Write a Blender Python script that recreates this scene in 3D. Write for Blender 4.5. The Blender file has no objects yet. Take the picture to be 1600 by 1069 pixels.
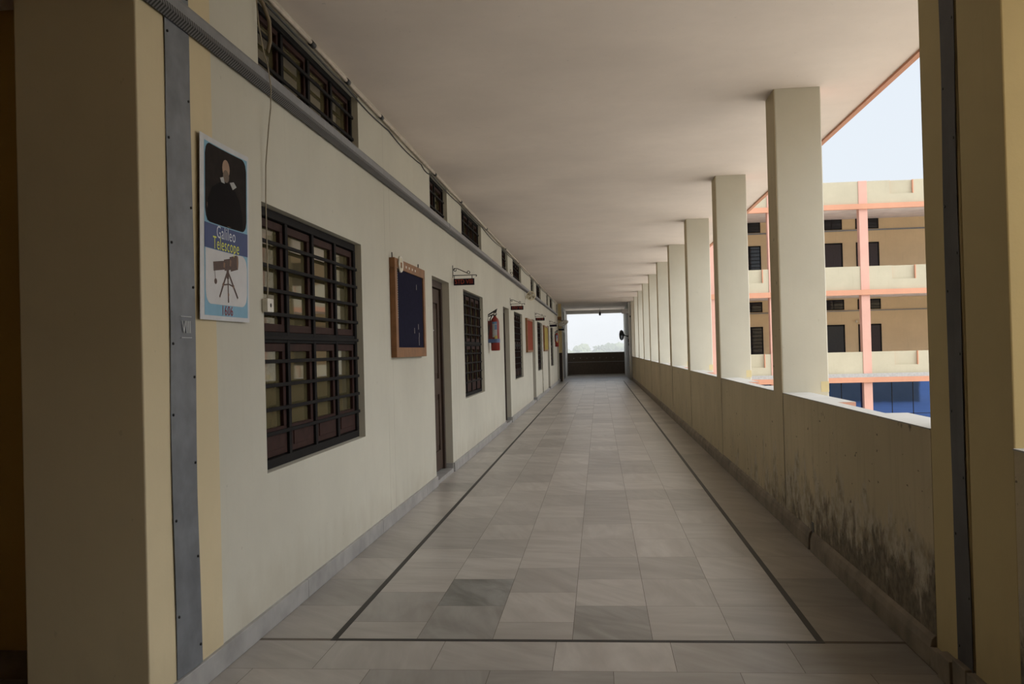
import bpy, math, random
from mathutils import Matrix, Vector
random.seed(7)
S = bpy.context.scene
COL = S.collection
PI = math.pi

# ------------------------------------------------------------------ mesh building
class MB:
    """collects shapes, builds ONE mesh object"""
    def __init__(s):
        s.v = []; s.f = []; s.m = []; s.sm = []; s.mat = 0; s.smooth = False
    def face(s, pts):
        i = len(s.v); s.v += [tuple(p) for p in pts]
        s.f.append(tuple(range(i, i + len(pts)))); s.m.append(s.mat); s.sm.append(s.smooth)
    def raw(s, vs, fs):
        i = len(s.v); s.v += [tuple(p) for p in vs]
        for f in fs:
            s.f.append(tuple(i + k for k in f)); s.m.append(s.mat); s.sm.append(s.smooth)
    def box(s, x0, x1, y0, y1, z0, z1):
        if x0 > x1: x0, x1 = x1, x0
        if y0 > y1: y0, y1 = y1, y0
        if z0 > z1: z0, z1 = z1, z0
        v = [(x0,y0,z0),(x1,y0,z0),(x1,y1,z0),(x0,y1,z0),(x0,y0,z1),(x1,y0,z1),(x1,y1,z1),(x0,y1,z1)]
        s.raw(v, [(0,3,2,1),(4,5,6,7),(0,1,5,4),(1,2,6,5),(2,3,7,6),(3,0,4,7)])
        return s
    def extrude_y(s, prof, y0, y1):
        """closed profile of (x,z), counter-clockwise seen from -Y, pushed from y0 to y1"""
        n = len(prof)
        v = [(x, y0, z) for x, z in prof] + [(x, y1, z) for x, z in prof]
        f = [tuple(range(n)), tuple(range(2*n-1, n-1, -1))]
        for i in range(n):
            j = (i + 1) % n
            f.append((j, i, n + i, n + j))
        s.raw(v, f); return s
    def tube(s, pts, r, n=8, closed=False):
        pts = [Vector(p) for p in pts]; sm = s.smooth; s.smooth = True
        rings = []; N = len(pts); up = None
        for i, p in enumerate(pts):
            a = pts[i-1] if (i > 0 or closed) else p
            b = pts[(i+1) % N] if (i < N-1 or closed) else p
            t = (b - a).normalized()
            if up is None:
                up = Vector((0,0,1)) if abs(t.z) < .9 else Vector((1,0,0))
            u = (up - t * up.dot(t))
            if u.length < 1e-5: u = t.orthogonal()
            u.normalize(); up = u; w = t.cross(u)
            rr = r[i] if isinstance(r, (list, tuple)) else r
            rings.append([p + (u*math.cos(2*PI*k/n) + w*math.sin(2*PI*k/n))*rr for k in range(n)])
        v = [q for R in rings for q in R]; f = []
        M = N if closed else N - 1
        for i in range(M):
            j = (i + 1) % N
            for k in range(n):
                l = (k + 1) % n
                f.append((i*n+k, i*n+l, j*n+l, j*n+k))
        if not closed:
            f.append(tuple(range(n-1, -1, -1))); f.append(tuple((N-1)*n + k for k in range(n)))
        s.raw(v, f); s.smooth = sm; return s
    def lathe(s, prof, origin=(0,0,0), axis='z', n=24):
        """prof = [(r,h)], h along the axis"""
        sm = s.smooth; s.smooth = True; o = Vector(origin); v = []; f = []
        for r, h in prof:
            for k in range(n):
                a = 2*PI*k/n; c, d = r*math.cos(a), r*math.sin(a)
                v.append(o + Vector({'z':(c,d,h),'y':(d,h,c),'x':(h,c,d)}[axis]))
        m = len(prof)
        for i in range(m-1):
            for k in range(n):
                l = (k+1) % n
                f.append((i*n+k, i*n+l, (i+1)*n+l, (i+1)*n+k))
        f.append(tuple(range(n-1,-1,-1))); f.append(tuple((m-1)*n+k for k in range(n)))
        s.raw(v, f); s.smooth = sm; return s
    def build(s, name, mat, parent=None, bevel=0.0):
        me = bpy.data.meshes.new(name)
        off = Vector((0,0,0))
        if parent is not None:
            r = parent
            while r.parent is not None: r = r.parent
            off = Vector(r.location)
        me.from_pydata([tuple(Vector(p) - off) for p in s.v], [], s.f)
        mats = mat if isinstance(mat, (list, tuple)) else [mat]
        for m in mats: me.materials.append(m)
        for p, mi, sm in zip(me.polygons, s.m, s.sm):
            p.material_index = mi; p.use_smooth = sm
        me.update()
        o = bpy.data.objects.new(name, me); COL.objects.link(o)
        if parent is not None: o.parent = parent
        if bevel:
            md = o.modifiers.new('bevel', 'BEVEL'); md.width = bevel; md.segments = 2; md.limit_method = 'ANGLE'
        return o

def box(*a): return MB().box(*a)
def tag(o, label=None, cat=None, group=None, kind=None):
    if label: o['label'] = label
    if cat: o['category'] = cat
    if group: o['group'] = group
    if kind: o['kind'] = kind
    return o
def empty(name, loc, label=None, cat=None, group=None, kind=None):
    o = bpy.data.objects.new(name, None); COL.objects.link(o); o.location = loc
    o.empty_display_size = .1
    return tag(o, label, cat, group, kind)
def copy_tree(o, parent=None):
    c = o.copy(); COL.objects.link(c)
    if parent is not None: c.parent = parent
    for ch in list(o.children): copy_tree(ch, c)
    return c

# ------------------------------------------------------------------ materials
class NT:
    def __init__(s, name):
        s.mat = bpy.data.materials.new(name); s.mat.use_nodes = True
        s.t = s.mat.node_tree; s.n = s.t.nodes; s.bsdf = s.n['Principled BSDF']
        s.pos = s.n.new('ShaderNodeNewGeometry').outputs['Position']
    def link(s, a, b): s.t.links.new(a, b)
    def put(s, sock, v):
        if hasattr(v, 'is_linked') or isinstance(v, bpy.types.NodeSocket): s.link(v, sock)
        elif isinstance(v, tuple) and len(v) == 3 and sock.type == 'RGBA': sock.default_value = (*v, 1)
        else: sock.default_value = v
    def math(s, op, a, b=0.0, c=None, clamp=False):
        m = s.n.new('ShaderNodeMath'); m.operation = op; m.use_clamp = clamp
        s.put(m.inputs[0], a); s.put(m.inputs[1], b)
        if c is not None: s.put(m.inputs[2], c)
        return m.outputs[0]
    def scale(s, v, sc):
        m = s.n.new('ShaderNodeVectorMath'); m.operation = 'MULTIPLY'; s.put(m.inputs[0], v); m.inputs[1].default_value = sc
        return m.outputs[0]
    def add(s, a, b):
        m = s.n.new('ShaderNodeVectorMath'); m.operation = 'ADD'; s.put(m.inputs[0], a); s.put(m.inputs[1], b)
        return m.outputs[0]
    def sep(s, v):
        m = s.n.new('ShaderNodeSeparateXYZ'); s.link(v, m.inputs[0]); return m.outputs
    def noise(s, scale, detail=4, vec=None, rough=.55, dist=0.0):
        m = s.n.new('ShaderNodeTexNoise'); m.inputs['Scale'].default_value = scale; m.inputs['Detail'].default_value = detail
        m.inputs['Roughness'].default_value = rough; m.inputs['Distortion'].default_value = dist
        s.link(vec if vec is not None else s.pos, m.inputs['Vector']); return m.outputs[0]
    def remap(s, v, a, b, c=0.0, d=1.0):
        m = s.n.new('ShaderNodeMapRange'); m.clamp = True; s.put(m.inputs[0], v)
        for i, k in enumerate((a, b, c, d)): m.inputs[i+1].default_value = k
        return m.outputs[0]
    def mix(s, f, a, b, blend='MIX'):
        m = s.n.new('ShaderNodeMix'); m.data_type = 'RGBA'; m.blend_type = blend
        s.put(m.inputs[0], f); s.put(m.inputs[6], a); s.put(m.inputs[7], b); return m.outputs[2]
    def bump(s, h, strength=.3, dist=.01):
        m = s.n.new('ShaderNodeBump'); m.inputs['Strength'].default_value = strength; m.inputs['Distance'].default_value = dist
        s.link(h, m.inputs['Height']); s.link(m.outputs[0], s.bsdf.inputs['Normal'])
    def out(s, color, rough=.6, metal=0.0, spec=.5):
        s.put(s.bsdf.inputs['Base Color'], color); s.put(s.bsdf.inputs['Roughness'], rough)
        s.bsdf.inputs['Metallic'].default_value = metal; s.bsdf.inputs['Specular IOR Level'].default_value = spec
        return s.mat

def plain(name, col, rough=.6, metal=0.0, var=.12, scale=14.0, spec=.4, bump=0.0):
    t = NT(name); n = t.noise(scale, 4)
    c = t.mix(t.remap(n, .3, .7, 0, 1), tuple(k*(1-var) for k in col), tuple(min(1, k*(1+var)) for k in col))
    if bump: t.bump(t.noise(scale*6, 3), bump, .004)
    return t.out(c, rough, metal, spec)

def paint(name, col, dirt=(.30,.25,.17), amount=.35, cracks=False, streak=.2):
    """old distemper: patchy tone, run-down streaks, small scuffs, hairline cracks"""
    t = NT(name)
    big = t.noise(.9, 5); fine = t.noise(9, 5)
    c = t.mix(t.remap(big, .35, .7, 0, 1), tuple(k*.93 for k in col), tuple(min(1,k*1.05) for k in col))
    c = t.mix(t.remap(fine, .3, .75, 0, .16), c, tuple(k*.82 for k in col))
    st = t.noise(3.2, 5, t.scale(t.pos, (6, 6, .35)))
    c = t.mix(t.remap(st, .58, .8, 0, streak), c, dirt)
    sc = t.noise(26, 3, t.scale(t.pos, (1, 1, .6)))
    c = t.mix(t.remap(sc, .72, .76, 0, amount), c, tuple(k*.45 for k in dirt))
    x, y, z = t.sep(t.pos)
    # grime creeping up from the skirting
    lo = t.math('ADD', t.remap(z, .1, .75, .5, 0), t.math('MULTIPLY', t.noise(5, 6, t.scale(t.pos, (1,1,.5))), .6))
    c = t.mix(t.remap(lo, .62, .95, 0, .35), c, dirt)
    if cracks:
        wob = t.math('MULTIPLY', t.math('SUBTRACT', t.noise(2.0, 3), .5), .025)
        yy = t.math('ADD', y, wob)
        per = t.math('FRACT', t.math('DIVIDE', t.math('SUBTRACT', yy, 7.20 - 1.0), 3.5))   # 0..1 over a bay
        mask = None
        for off in (1.0/3.5, 1.19/3.5):
            d = t.math('ABSOLUTE', t.math('SUBTRACT', per, off))
            k = t.remap(d, .0004, .0011, 1, 0)
            mask = k if mask is None else t.math('MAXIMUM', mask, k)
        br = t.remap(t.noise(1.6, 3), .38, .55, 0, .8)
        c = t.mix(t.math('MULTIPLY', mask, br), c, tuple(k*.5 for k in dirt))
    t.bump(t.noise(55, 4), .12, .004)
    return t.out(c, .75, 0, .25)

def parapet_paint(name, col):
    """yellowed limewash that blisters off near the floor at the near end, with black flakes"""
    t = NT(name); x, y, z = t.sep(t.pos)
    big = t.noise(1.1, 5)
    c = t.mix(t.remap(big, .35, .7, 0, 1), tuple(k*.9 for k in col), tuple(min(1,k*1.06) for k in col))
    st = t.noise(3.0, 5, t.scale(t.pos, (6, 6, .4)))
    c = t.mix(t.remap(st, .52, .8, 0, .35), c, tuple(k*.55 for k in col))
    near = t.remap(y, 4.0, 9.5, 1.12, .12)
    low = t.remap(z, .12, .68, .62, 0)
    reach = t.math('MULTIPLY', low, near)
    pat = t.noise(4.2, 7, t.scale(t.pos, (1, 1, .55)), .62, .4)
    val = t.math('ADD', pat, reach)
    c = t.mix(t.remap(val, .61, .73, 0, .8), c, t.mix(t.remap(t.noise(14, 5), .4, .62, 0, 1), (.50, .455, .37), (.30, .245, .165)))              # blistered pale plaster
    pat2 = t.noise(8.5, 8, t.add(t.scale(t.pos, (1, 1, .55)), (3.1, 7.7, 1.3)), .7, .3)
    val2 = t.math('ADD', pat2, t.math('MULTIPLY', reach, .75))
    c = t.mix(t.remap(val2, .72, .84, 0, .85), c, t.mix(t.remap(t.noise(22, 5), .35, .65, 0, 1), (.07, .056, .042), (.20, .165, .12)))           # dark damp patches
    top = t.math('ADD', t.noise(5.5, 6, t.add(t.scale(t.pos, (1,1,.8)), (9.0,2.0,5.0)), .65), t.math('MULTIPLY', t.remap(z, .78, 1.0, 0, .17), t.remap(y, 4.2, 6.5, 1, .25)))
    c = t.mix(t.remap(top, .715, .76, 0, .75), c, (.10, .085, .065))           # flakes along the coping
    sc = t.noise(24, 3, t.scale(t.pos, (1, .55, 1.0)))
    c = t.mix(t.remap(sc, .695, .72, 0, .7), c, (.06, .05, .04))
    t.bump(t.math('ADD', t.noise(40, 4), t.math('MULTIPLY', t.remap(val, .70, .78, 0, 1), .8)), .3, .006)
    return t.out(c, .8, 0, .2)

def marble(name):
    """each slab carries its own tint and vein offset in the colour attribute 'slab'"""
    t = NT(name)
    a = t.n.new('ShaderNodeAttribute'); a.attribute_name = 'slab'
    sp = t.n.new('ShaderNodeSeparateColor'); t.link(a.outputs['Color'], sp.inputs[0])
    tint, s1, s2 = sp.outputs
    cv = t.n.new('ShaderNodeCombineXYZ')
    t.link(t.math('MULTIPLY', s1, 37.0), cv.inputs[0]); t.link(t.math('MULTIPLY', s2, 53.0), cv.inputs[1]); t.link(t.math('MULTIPLY', s1, 11.0), cv.inputs[2])
    rot = t.n.new('ShaderNodeVectorRotate'); rot.rotation_type = 'Z_AXIS'
    t.link(t.pos, rot.inputs[0]); t.link(t.math('MULTIPLY', s2, 1.6), rot.inputs['Angle'])
    p = t.add(rot.outputs[0], cv.outputs[0])
    v1 = t.noise(2.2, 6, t.scale(p, (1, 3.0, 1)), .55, .6)
    v2 = t.noise(2.4, 5, t.scale(p, (.5, 5.0, 1)), .55, .6)
    c = t.mix(t.remap(v1, .35, .7, 0, 1), (.335, .305, .27), (.43, .40, .36))
    c = t.mix(t.remap(v2, .50, .80, 0, .36), c, (.22, .195, .165))
    c = t.mix(t.remap(v2, .44, .28, 0, .3), c, (.50, .47, .43))
    d = t.mix(t.remap(v1, .38, .62, 0, 1), (.11, .11, .10), (.30, .30, .28))      # grey-green slabs
    c = t.mix(t.remap(tint, .5, 1.0, 0, .85), c, d)
    k = t.remap(tint, 0, .5, 1.04, .74)
    cm = t.n.new('ShaderNodeCombineColor')
    for i in range(3): t.link(k, cm.inputs[i])
    c = t.mix(1.0, c, cm.outputs[0], 'MULTIPLY')
    return t.out(c, .33, 0, .5)

M = {}
M['wall'] = paint('cream wall paint', (.535, .515, .435), cracks=True, streak=.09)
M['yellow'] = paint('yellow pilaster paint', (.60, .505, .325), amount=.15, streak=.06)
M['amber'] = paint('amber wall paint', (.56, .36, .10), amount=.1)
M['pier'] = paint('near pier paint', (.56, .45, .23), amount=.1, streak=.06)
M['patch'] = paint('pale yellow wash', (.66, .585, .36), amount=.1)
M['column'] = paint('column paint', (.575, .56, .48), amount=.15, streak=.05)
M['parapet'] = parapet_paint('parapet limewash', (.56, .47, .31))
M['coping'] = paint('coping cement', (.42, .41, .38), dirt=(.2,.17,.12), amount=.8)
M['ceiling'] = paint('ceiling distemper', (.77, .685, .62), dirt=(.45,.37,.32), amount=.25, streak=0.0)
M['marble'] = marble('floor marble')
M['grout'] = plain('floor grout', (.14, .12, .10), .9)
M['inlay'] = plain('dark inlay stone', (.028, .026, .024), .5, spec=.25)
M['skirt'] = plain('grey marble skirting', (.30, .295, .285), .4, var=.22, scale=5)
M['skirt_dark'] = plain('stained cement skirting', (.23, .19, .145), .8, var=.3, scale=6, bump=.2)
M['grille'] = plain('black bar paint', (.013, .012, .012), .75, spec=.12)
M['sash'] = plain('maroon sash wood', (.036, .017, .014), .65, var=.25, spec=.12)
M['door'] = plain('brown door wood', (.062, .041, .030), .55, var=.2, scale=6, spec=.2)
M['doorframe'] = plain('door frame wood', (.045, .030, .024), .5, spec=.25)
M['zinc'] = plain('grey sheet metal', (.17, .18, .195), .55, .3, var=.2, scale=7)
M['zinc_dark'] = plain('dark sheet metal', (.075, .07, .07), .6, .3, var=.2, scale=7)
M['nail'] = plain('nail head', (.02, .02, .02), .5)
M['black'] = plain('black plastic', (.02, .02, .02), .45)
M['white'] = plain('white plastic', (.62, .60, .54), .4)
M['cream'] = plain('cream enamel', (.66, .60, .44), .4)
M['tan'] = plain('aged tan plastic', (.20, .155, .095), .55)
M['wirecol'] = plain('dull wire', (.33, .29, .22), .6)
M['pvc'] = plain('dusty conduit pipe', (.50, .43, .36), .5, var=.15)
M['trunk'] = plain('grey trunking plastic', (.21, .215, .225), .45)
M['wood'] = plain('orange board wood', (.22, .105, .046), .5, var=.2, scale=9, spec=.25)
M['navy'] = plain('navy felt', (.010, .010, .026), .95, var=.2, scale=30, spec=.1)
M['redfelt'] = plain('red felt', (.23, .055, .032), .9, spec=.1)
M['yellowfelt'] = plain('yellow felt', (.34, .27, .075), .9, spec=.1)
M['iron'] = plain('wrought iron', (.025, .022, .022), .5)
M['signboard'] = plain('dark sign face', (.014, .012, .02), .6, spec=.15)
M['letter'] = plain('red sign paint', (.36, .06, .03), .6, spec=.2)
M['redpaint'] = plain('red extinguisher enamel', (.21, .026, .018), .35, var=.08, spec=.3)
M['redholder'] = plain('dull red holder', (.10, .014, .012), .45)
M['blue'] = plain('blue strap', (.07, .11, .22), .5)
M['label_grey'] = plain('label paper', (.33, .34, .35), .6)
M['label_yellow'] = plain('label yellow', (.42, .34, .09), .6)
M['label_blue'] = plain('label blue', (.10, .19, .32), .6)
M['rail'] = paint('railing cream paint', (.45, .41, .305), amount=.12)
M['pink'] = paint('pink column paint', (.60, .35, .285), dirt=(.5,.28,.22), amount=.1)
M['orange'] = paint('orange band paint', (.56, .285, .185), dirt=(.45,.2,.12), amount=.15)
M['wingwall'] = paint('ochre wall paint', (.66, .50, .30), amount=.1)
M['soffit'] = plain('soffit distemper', (.74, .66, .63), .8, scale=2)
M['darkwood'] = plain('dark maroon door', (.03, .018, .017), .5)
M['ledge'] = plain('grey ledge cement', (.36, .35, .34), .85)
M['dado'] = plain('brown dado tile', (.085, .064, .046), .4, var=.2, scale=10)
M['dado_dark'] = plain('blackish brown dado', (.028, .02, .016), .4, spec=.2)
M['greywall'] = paint('grey white wall paint', (.58, .58, .56), amount=.2)
M['ground'] = plain('sandy ground', (.52, .485, .43), .95, scale=.6)
M['field'] = plain('dry field', (.30, .31, .20), .95, scale=.08)
M['leaf'] = plain('tree leaf', (.10, .14, .055), .8, var=.35, scale=1.2)
M['leaf_pale'] = plain('pale tree leaf', (.16, .20, .09), .8, var=.35, scale=1.2)
M['bark'] = plain('tree bark', (.12, .09, .06), .9)
M['paper'] = plain('poster paper', (.53, .54, .56), .5, var=.05)
M['pblue'] = plain('poster light blue', (.17, .36, .50), .5, var=.05)
M['pnavy'] = plain('poster deep blue', (.018, .045, .16), .5, var=.05)
M['pwhite'] = plain('poster white', (.54, .54, .55), .5, var=.04)
M['pdark'] = plain('portrait ground', (.013, .009, .008), .6, var=.3, scale=20, spec=.08)
M['probe'] = plain('portrait robe', (.005, .004, .005), .6, spec=.05)
M['pskin'] = plain('portrait skin', (.30, .19, .125), .5)
M['pbeard'] = plain('portrait beard', (.135, .095, .065), .6)
M['pcollar'] = plain('portrait collar', (.36, .36, .36), .5)
M['pyellow'] = plain('poster yellow ink', (.62, .66, .08), .5, var=.02)
M['pred'] = plain('poster red ink', (.24, .012, .02), .5, var=.02)
M['ptele'] = plain('telescope leather', (.055, .024, .016), .5, var=.3, scale=60)
M['pbrass'] = plain('telescope tan', (.17, .085, .045), .5)
M['ppale'] = plain('poster pale ink', (.55, .60, .68), .5)
M['chalk'] = plain('chalk', (.45, .46, .47), .9)

def glass(name, base, rough=.03, spec=.5, var=.25):
    t = NT(name); n = t.noise(3.0, 4)
    c = t.mix(t.remap(n, .3, .7, 0, 1), tuple(k*(1-var) for k in base), tuple(k*(1+var) for k in base))
    t.bump(t.noise(2.2, 2), .08, .01)
    m = t.out(c, rough, 0, spec); t.bsdf.inputs['IOR'].default_value = 1.5
    return m
M['pane'] = glass('dusty olive window glass', (.080, .068, .034), .03)
M['pane_dark'] = glass('dark far window glass', (.02, .022, .025), .06)
t = NT('blue tinted mirror glass'); t.bump(t.noise(.9, 2), .05, .02)
M['blueglass'] = t.out((.045, .085, .23), .03, 1.0, .5)

t = NT('slotted trunking side'); x, y, z = t.sep(t.pos)
fr = t.math('FRACT', t.math('DIVIDE', t.math('ADD', y, t.math('MULTIPLY', z, .6)), .022))
M['slots'] = t.out(t.mix(t.math('GREATER_THAN', fr, .5), (.15, .15, .155), (.012, .012, .012)), .5, 0, .4)

# ------------------------------------------------------------------ main measures (metres; camera above the origin)
XW = -1.729           # face of the classroom wall
XP = 1.403            # inner face of parapet and columns
XO = 2.235            # edge of the roof slab
H = 3.37              # ceiling
YE = 38.75            # end of the open corridor
YB = 46.3             # outer end of the closed bay
COLS = [7.06 + 3.5*k for k in range(10)]

# ------------------------------------------------------------------ floor
def build_floor():
    mb = MB(); rec = []
    def slab(x0, x1, y0, y1, tint=None):
        g = .0012
        mb.face([(x0+g, y0+g, 0), (x1-g, y0+g, 0), (x1-g, y1-g, 0), (x0+g, y1-g, 0)])
        tt = tint if tint is not None else random.choice([.05, .12, .2, .25, .3, .4, .45, .5, .12, .3, .58])
        rec.append((tt, random.random(), random.random()))
    xs = [-1.32, -.925, -.552, -.165, .218, .602, .98]
    for i in range(6):
        y = 4.315; L = .568
        if i in (0, 2): y0 = y; y = y + .275; slab(xs[i], xs[i+1], y0, y, .3)
        while y < 37.9:
            y1 = min(y + L, 37.9); tint = None
            if i == 1 and abs(y - 4.883) < .03: tint = .98
            if i == 1 and y < 4.4: tint = .72
            if i == 3 and y < 4.4: tint = .76
            if i == 4 and y < 4.9: tint = .28
            slab(xs[i], xs[i+1], y, y1, tint); y = y1
    for (x0, x1) in ((-1.735, -1.35), (1.01, 1.42)):
        y = 4.315
        while y < 37.93:
            y1 = min(y + .57, 37.93); slab(x0, x1, y, y1); y = y1
    y = 4.285; r = 0; lows = [-1.32, -.515]
    while y > -3.0:
        off = [.0, .265][r % 2]; x = -2.0 + (-1.32 + 2.0) - .535*2 + off + (0 if r else 0.0)
        x0 = -6.0
        edges = [x + .5375*k for k in range(-9, 9)]
        edges = [e for e in edges if -6 < e < 1.40] + [1.42]
        a = -6.0
        for e in edges:
            slab(a, e, y - .388, y); a = e
        y -= .388; r += 1
    y = 37.93
    while y < YB + .2:
        x = -1.9
        while x < 1.5:
            slab(x, min(x + .56, 1.5), y, y + .4); x += .56
        y += .4
    mb.mat = 1
    mb.box(-6.0, 1.5, -3.2, YB + .25, -.16, -.0015)
    o = mb.build('floor', [M['marble'], M['grout']])
    ca = o.data.color_attributes.new('slab', 'FLOAT_COLOR', 'CORNER')
    for i, (a, b, c) in enumerate(rec):
        for li in o.data.polygons[i].loop_indices: ca.data[li].color = (a, b, c, 1)
    return tag(o, 'grey-beige marble slab floor running down the corridor', 'floor', kind='structure')
build_floor()
mb = MB()
mb.box(-1.35, -1.32, 4.285, 37.93, -.001, .0012); mb.box(.98, 1.01, 4.285, 37.93, -.001, .0012)
mb.box(-1.35, 1.01, 4.285, 4.315, -.001, .0014); mb.box(-1.35, 1.01, 37.9, 37.93, -.001, .0014)
tag(mb.build('trim_1', M['inlay']), 'thin dark stone border line set into the marble floor', 'floor border', kind='structure')

# ------------------------------------------------------------------ left wall with openings
DOORS = [9.255 + 6.985*k for k in range(5)]; DW = 1.075
WINS = [4.495 + 6.93*k for k in range(5)]; WW = 1.955
ZS, ZT = .794, 2.21; VZ0, VZ1 = 2.84, 3.305
holes = []
for d in DOORS: holes += [(d, d+DW, 0.0, ZT), (d, d+DW, VZ0, VZ1)]
for w in WINS: holes += [(w, w+WW, ZS, ZT), (w, w+WW, VZ0, VZ1)]
def holed_wall(mb, xf, xb, y0, y1, z0, z1, holes):
    ys = sorted({y0, y1} | {h for q in holes for h in q[:2]}); zs = sorted({z0, z1} | {h for q in holes for h in q[2:]})
    for i in range(len(ys)-1):
        for j in range(len(zs)-1):
            cy, cz = (ys[i]+ys[i+1])/2, (zs[j]+zs[j+1])/2
            if any(h[0] < cy < h[1] and h[2] < cz < h[3] for h in holes): continue
            a, b, c, d = ys[i], ys[i+1], zs[j], zs[j+1]
            mb.face([(xf,a,c),(xf,b,c),(xf,b,d),(xf,a,d)]); mb.face([(xb,a,c),(xb,a,d),(xb,b,d),(xb,b,c)])
    for a, b, c, d in holes:
        mb.face([(xf,a,c),(xf,a,d),(xb,a,d),(xb,a,c)]); mb.face([(xf,b,c),(xb,b,c),(xb,b,d),(xf,b,d)])
        mb.face([(xf,a,d),(xf,b,d),(xb,b,d),(xb,a,d)])
        if c > z0: mb.face([(xf,a,c),(xb,a,c),(xb,b,c),(xf,b,c)])
    mb.face([(xf,y0,z0),(xf,y0,z1),(xb,y0,z1),(xb,y0,z0)]); mb.face([(xf,y1,z0),(xb,y1,z0),(xb,y1,z1),(xf,y1,z1)])
    mb.face([(xf,y0,z1),(xf,y1,z1),(xb,y1,z1),(xb,y0,z1)]); mb.face([(xf,y0,z0),(xb,y0,z0),(xb,y1,z0),(xf,y1,z0)])
mb = MB(); holed_wall(mb, XW, XW-.26, 3.91, YE, 0, H, holes)
tag(mb.build('wall_left', M['wall']), 'long cream classroom wall with barred windows and brown doors', 'wall', kind='structure')
# skirting of the left wall, broken at each door
mb = MB(); y = 3.24
for d in DOORS + [YE + 5]:
    e = min(d - .005, YE)
    if e > y:
        k = y
        while k < e - .01:
            k1 = min(k + 1.8, e); mb.box(XW - .01, XW + .021, k + .0012, k1 - .0012, 0, .105); k = k1
    y = d + DW + .005
for d in DOORS:          # returns into the door jambs
    mb.box(XW - .085, XW, d + DW - .012, d + DW + .004, 0.04, .105)
tag(mb.build('baseboard_left', M['skirt'], bevel=.004), 'grey marble skirting along the foot of the classroom wall', 'skirting', kind='structure')
# pilaster at the near end of the wall and the hall wall beyond
tag(box(XW-.49, XW+.004, 3.24, 3.91, 0, H).build('wall_pilaster', M['yellow'], bevel=.006), 'yellow pilaster with grey metal strip at near left', 'pilaster', kind='structure')
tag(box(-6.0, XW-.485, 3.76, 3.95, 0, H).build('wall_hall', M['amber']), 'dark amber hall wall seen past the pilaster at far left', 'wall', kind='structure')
tag(box(-6.0, XW-.49, 3.735, 3.76, 0, .12).build('baseboard_hall', M['skirt_dark']), 'grey skirting below the dark amber wall', 'skirting', kind='structure')
tag(box(-6.0, XW-.49, 3.60, 3.76, 2.985, H).build('trim_2', M['ceiling']), 'dark beam above the amber hall wall', 'beam', kind='structure')
tag(box(-6.2, -6.0, -3.2, 3.95, 0, H).build('wall_side_hall', M['amber']), 'side wall of the hall out of view', 'wall', kind='structure')
tag(box(-6.2, 3.0, -3.4, -3.2, 0, H).build('wall_back_blocker', M['amber']), 'unseen wall added behind the viewpoint to darken the near corridor', 'wall', kind='structure')  # unseen end wall, put in to darken the corridor near the camera

# ------------------------------------------------------------------ parapet, columns, roof
def parapet():
    mb = MB()
    def seg(y0, y1, xo, z0=0.0, z1=1.02):
        mb.mat = 0; mb.box(XP, xo, y0, y1, z0, z1 - .006)
        mb.mat = 1; mb.box(XP - .004, xo + .001, y0, y1, z1 - .006, z1)
    backs = [3.985] + [c + .345 for c in COLS]
    starts = COLS + [YE]
    for b, s_ in zip(backs, starts):
        if s_ - b < 2.0:
            seg(b, s_, 1.60); continue
        n0, n1 = b + .88, b + 1.83
        seg(b, n0, 1.60); seg(n1, s_, 1.60); seg(n0, n1, 1.487)
        mb.mat = 0; mb.box(1.487, 1.60, n0, n1, -.19, .42)
        mb.mat = 2; mb.box(1.488, 1.6012, n1 - .001, n1 + .03, .42, 1.0185); mb.box(1.488, 1.6012, n0 - .03, n0 + .001, .42, 1.0185)
    seg(.9, 3.21, 1.60)
    o = mb.build('wall_right', [M['parapet'], M['coping'], M['pink']])
    return tag(o, 'low peeling parapet wall along the open right side', 'parapet', kind='structure')
parapet()
ordn = ['first', 'second', 'third', 'fourth', 'fifth', 'sixth', 'seventh', 'eighth', 'ninth', 'tenth']
proto = None
for k, y in enumerate(COLS):
    if k == 9: 
        break
    if proto is None:
        r = empty('column', (XP, y, 0)); proto = r
        s_ = MB().box(XP-.004, 1.748, y, y+.345, -.05, H+.005).build('shaft', M['column'], r, bevel=.008)
        f = MB(); f.box(1.7475, 1.7492, y+.012, y+.333, -.2, H).build('outer_face', M['pink'], r)
        MB().box(XP-.006, XP-.0035, y+.001, y+.344, 0, H).build('shade_face', M['parapet'], r)  # corridor side given darker limewash in place of its shade
        f = MB().box(1.69, 1.749, y-.0015, y, 1.02, 1.10).build('yellow_patch', M['patch'], r)
    else:
        r = copy_tree(proto); r.location.y = y
    tag(r, ['first and largest cream column standing on the right parapet', 'second cream column along the right parapet from the near pillar'][k] if k < 2 else
        '%s cream column along the right parapet from the near pillar' % ordn[k], 'column', 'cream columns along the parapet', 'structure')
# joint piers next to the viewpoint
tag(box(XP, 1.76, 3.605, 3.985, 0, H+.005).build('pillar', M['pier'], bevel=.006), 'amber pillar at right behind the metal strip, beyond the building joint', 'pillar', kind='structure')
tag(box(XP, 1.76, 3.21, 3.588, 0, H+.005).build('pillar', M['pier'], bevel=.006), 'amber pillar at right edge of frame, on the near side of the building joint', 'pillar', kind='structure')
tag(box(XP, 1.76, -3.2, .9, 0, H).build('wall_right_blocker', M['pier']), 'unseen amber wall added right of the viewpoint to darken the near end', 'wall', kind='structure')  # unseen wall, lengthened to cut the light from the near opening
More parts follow.
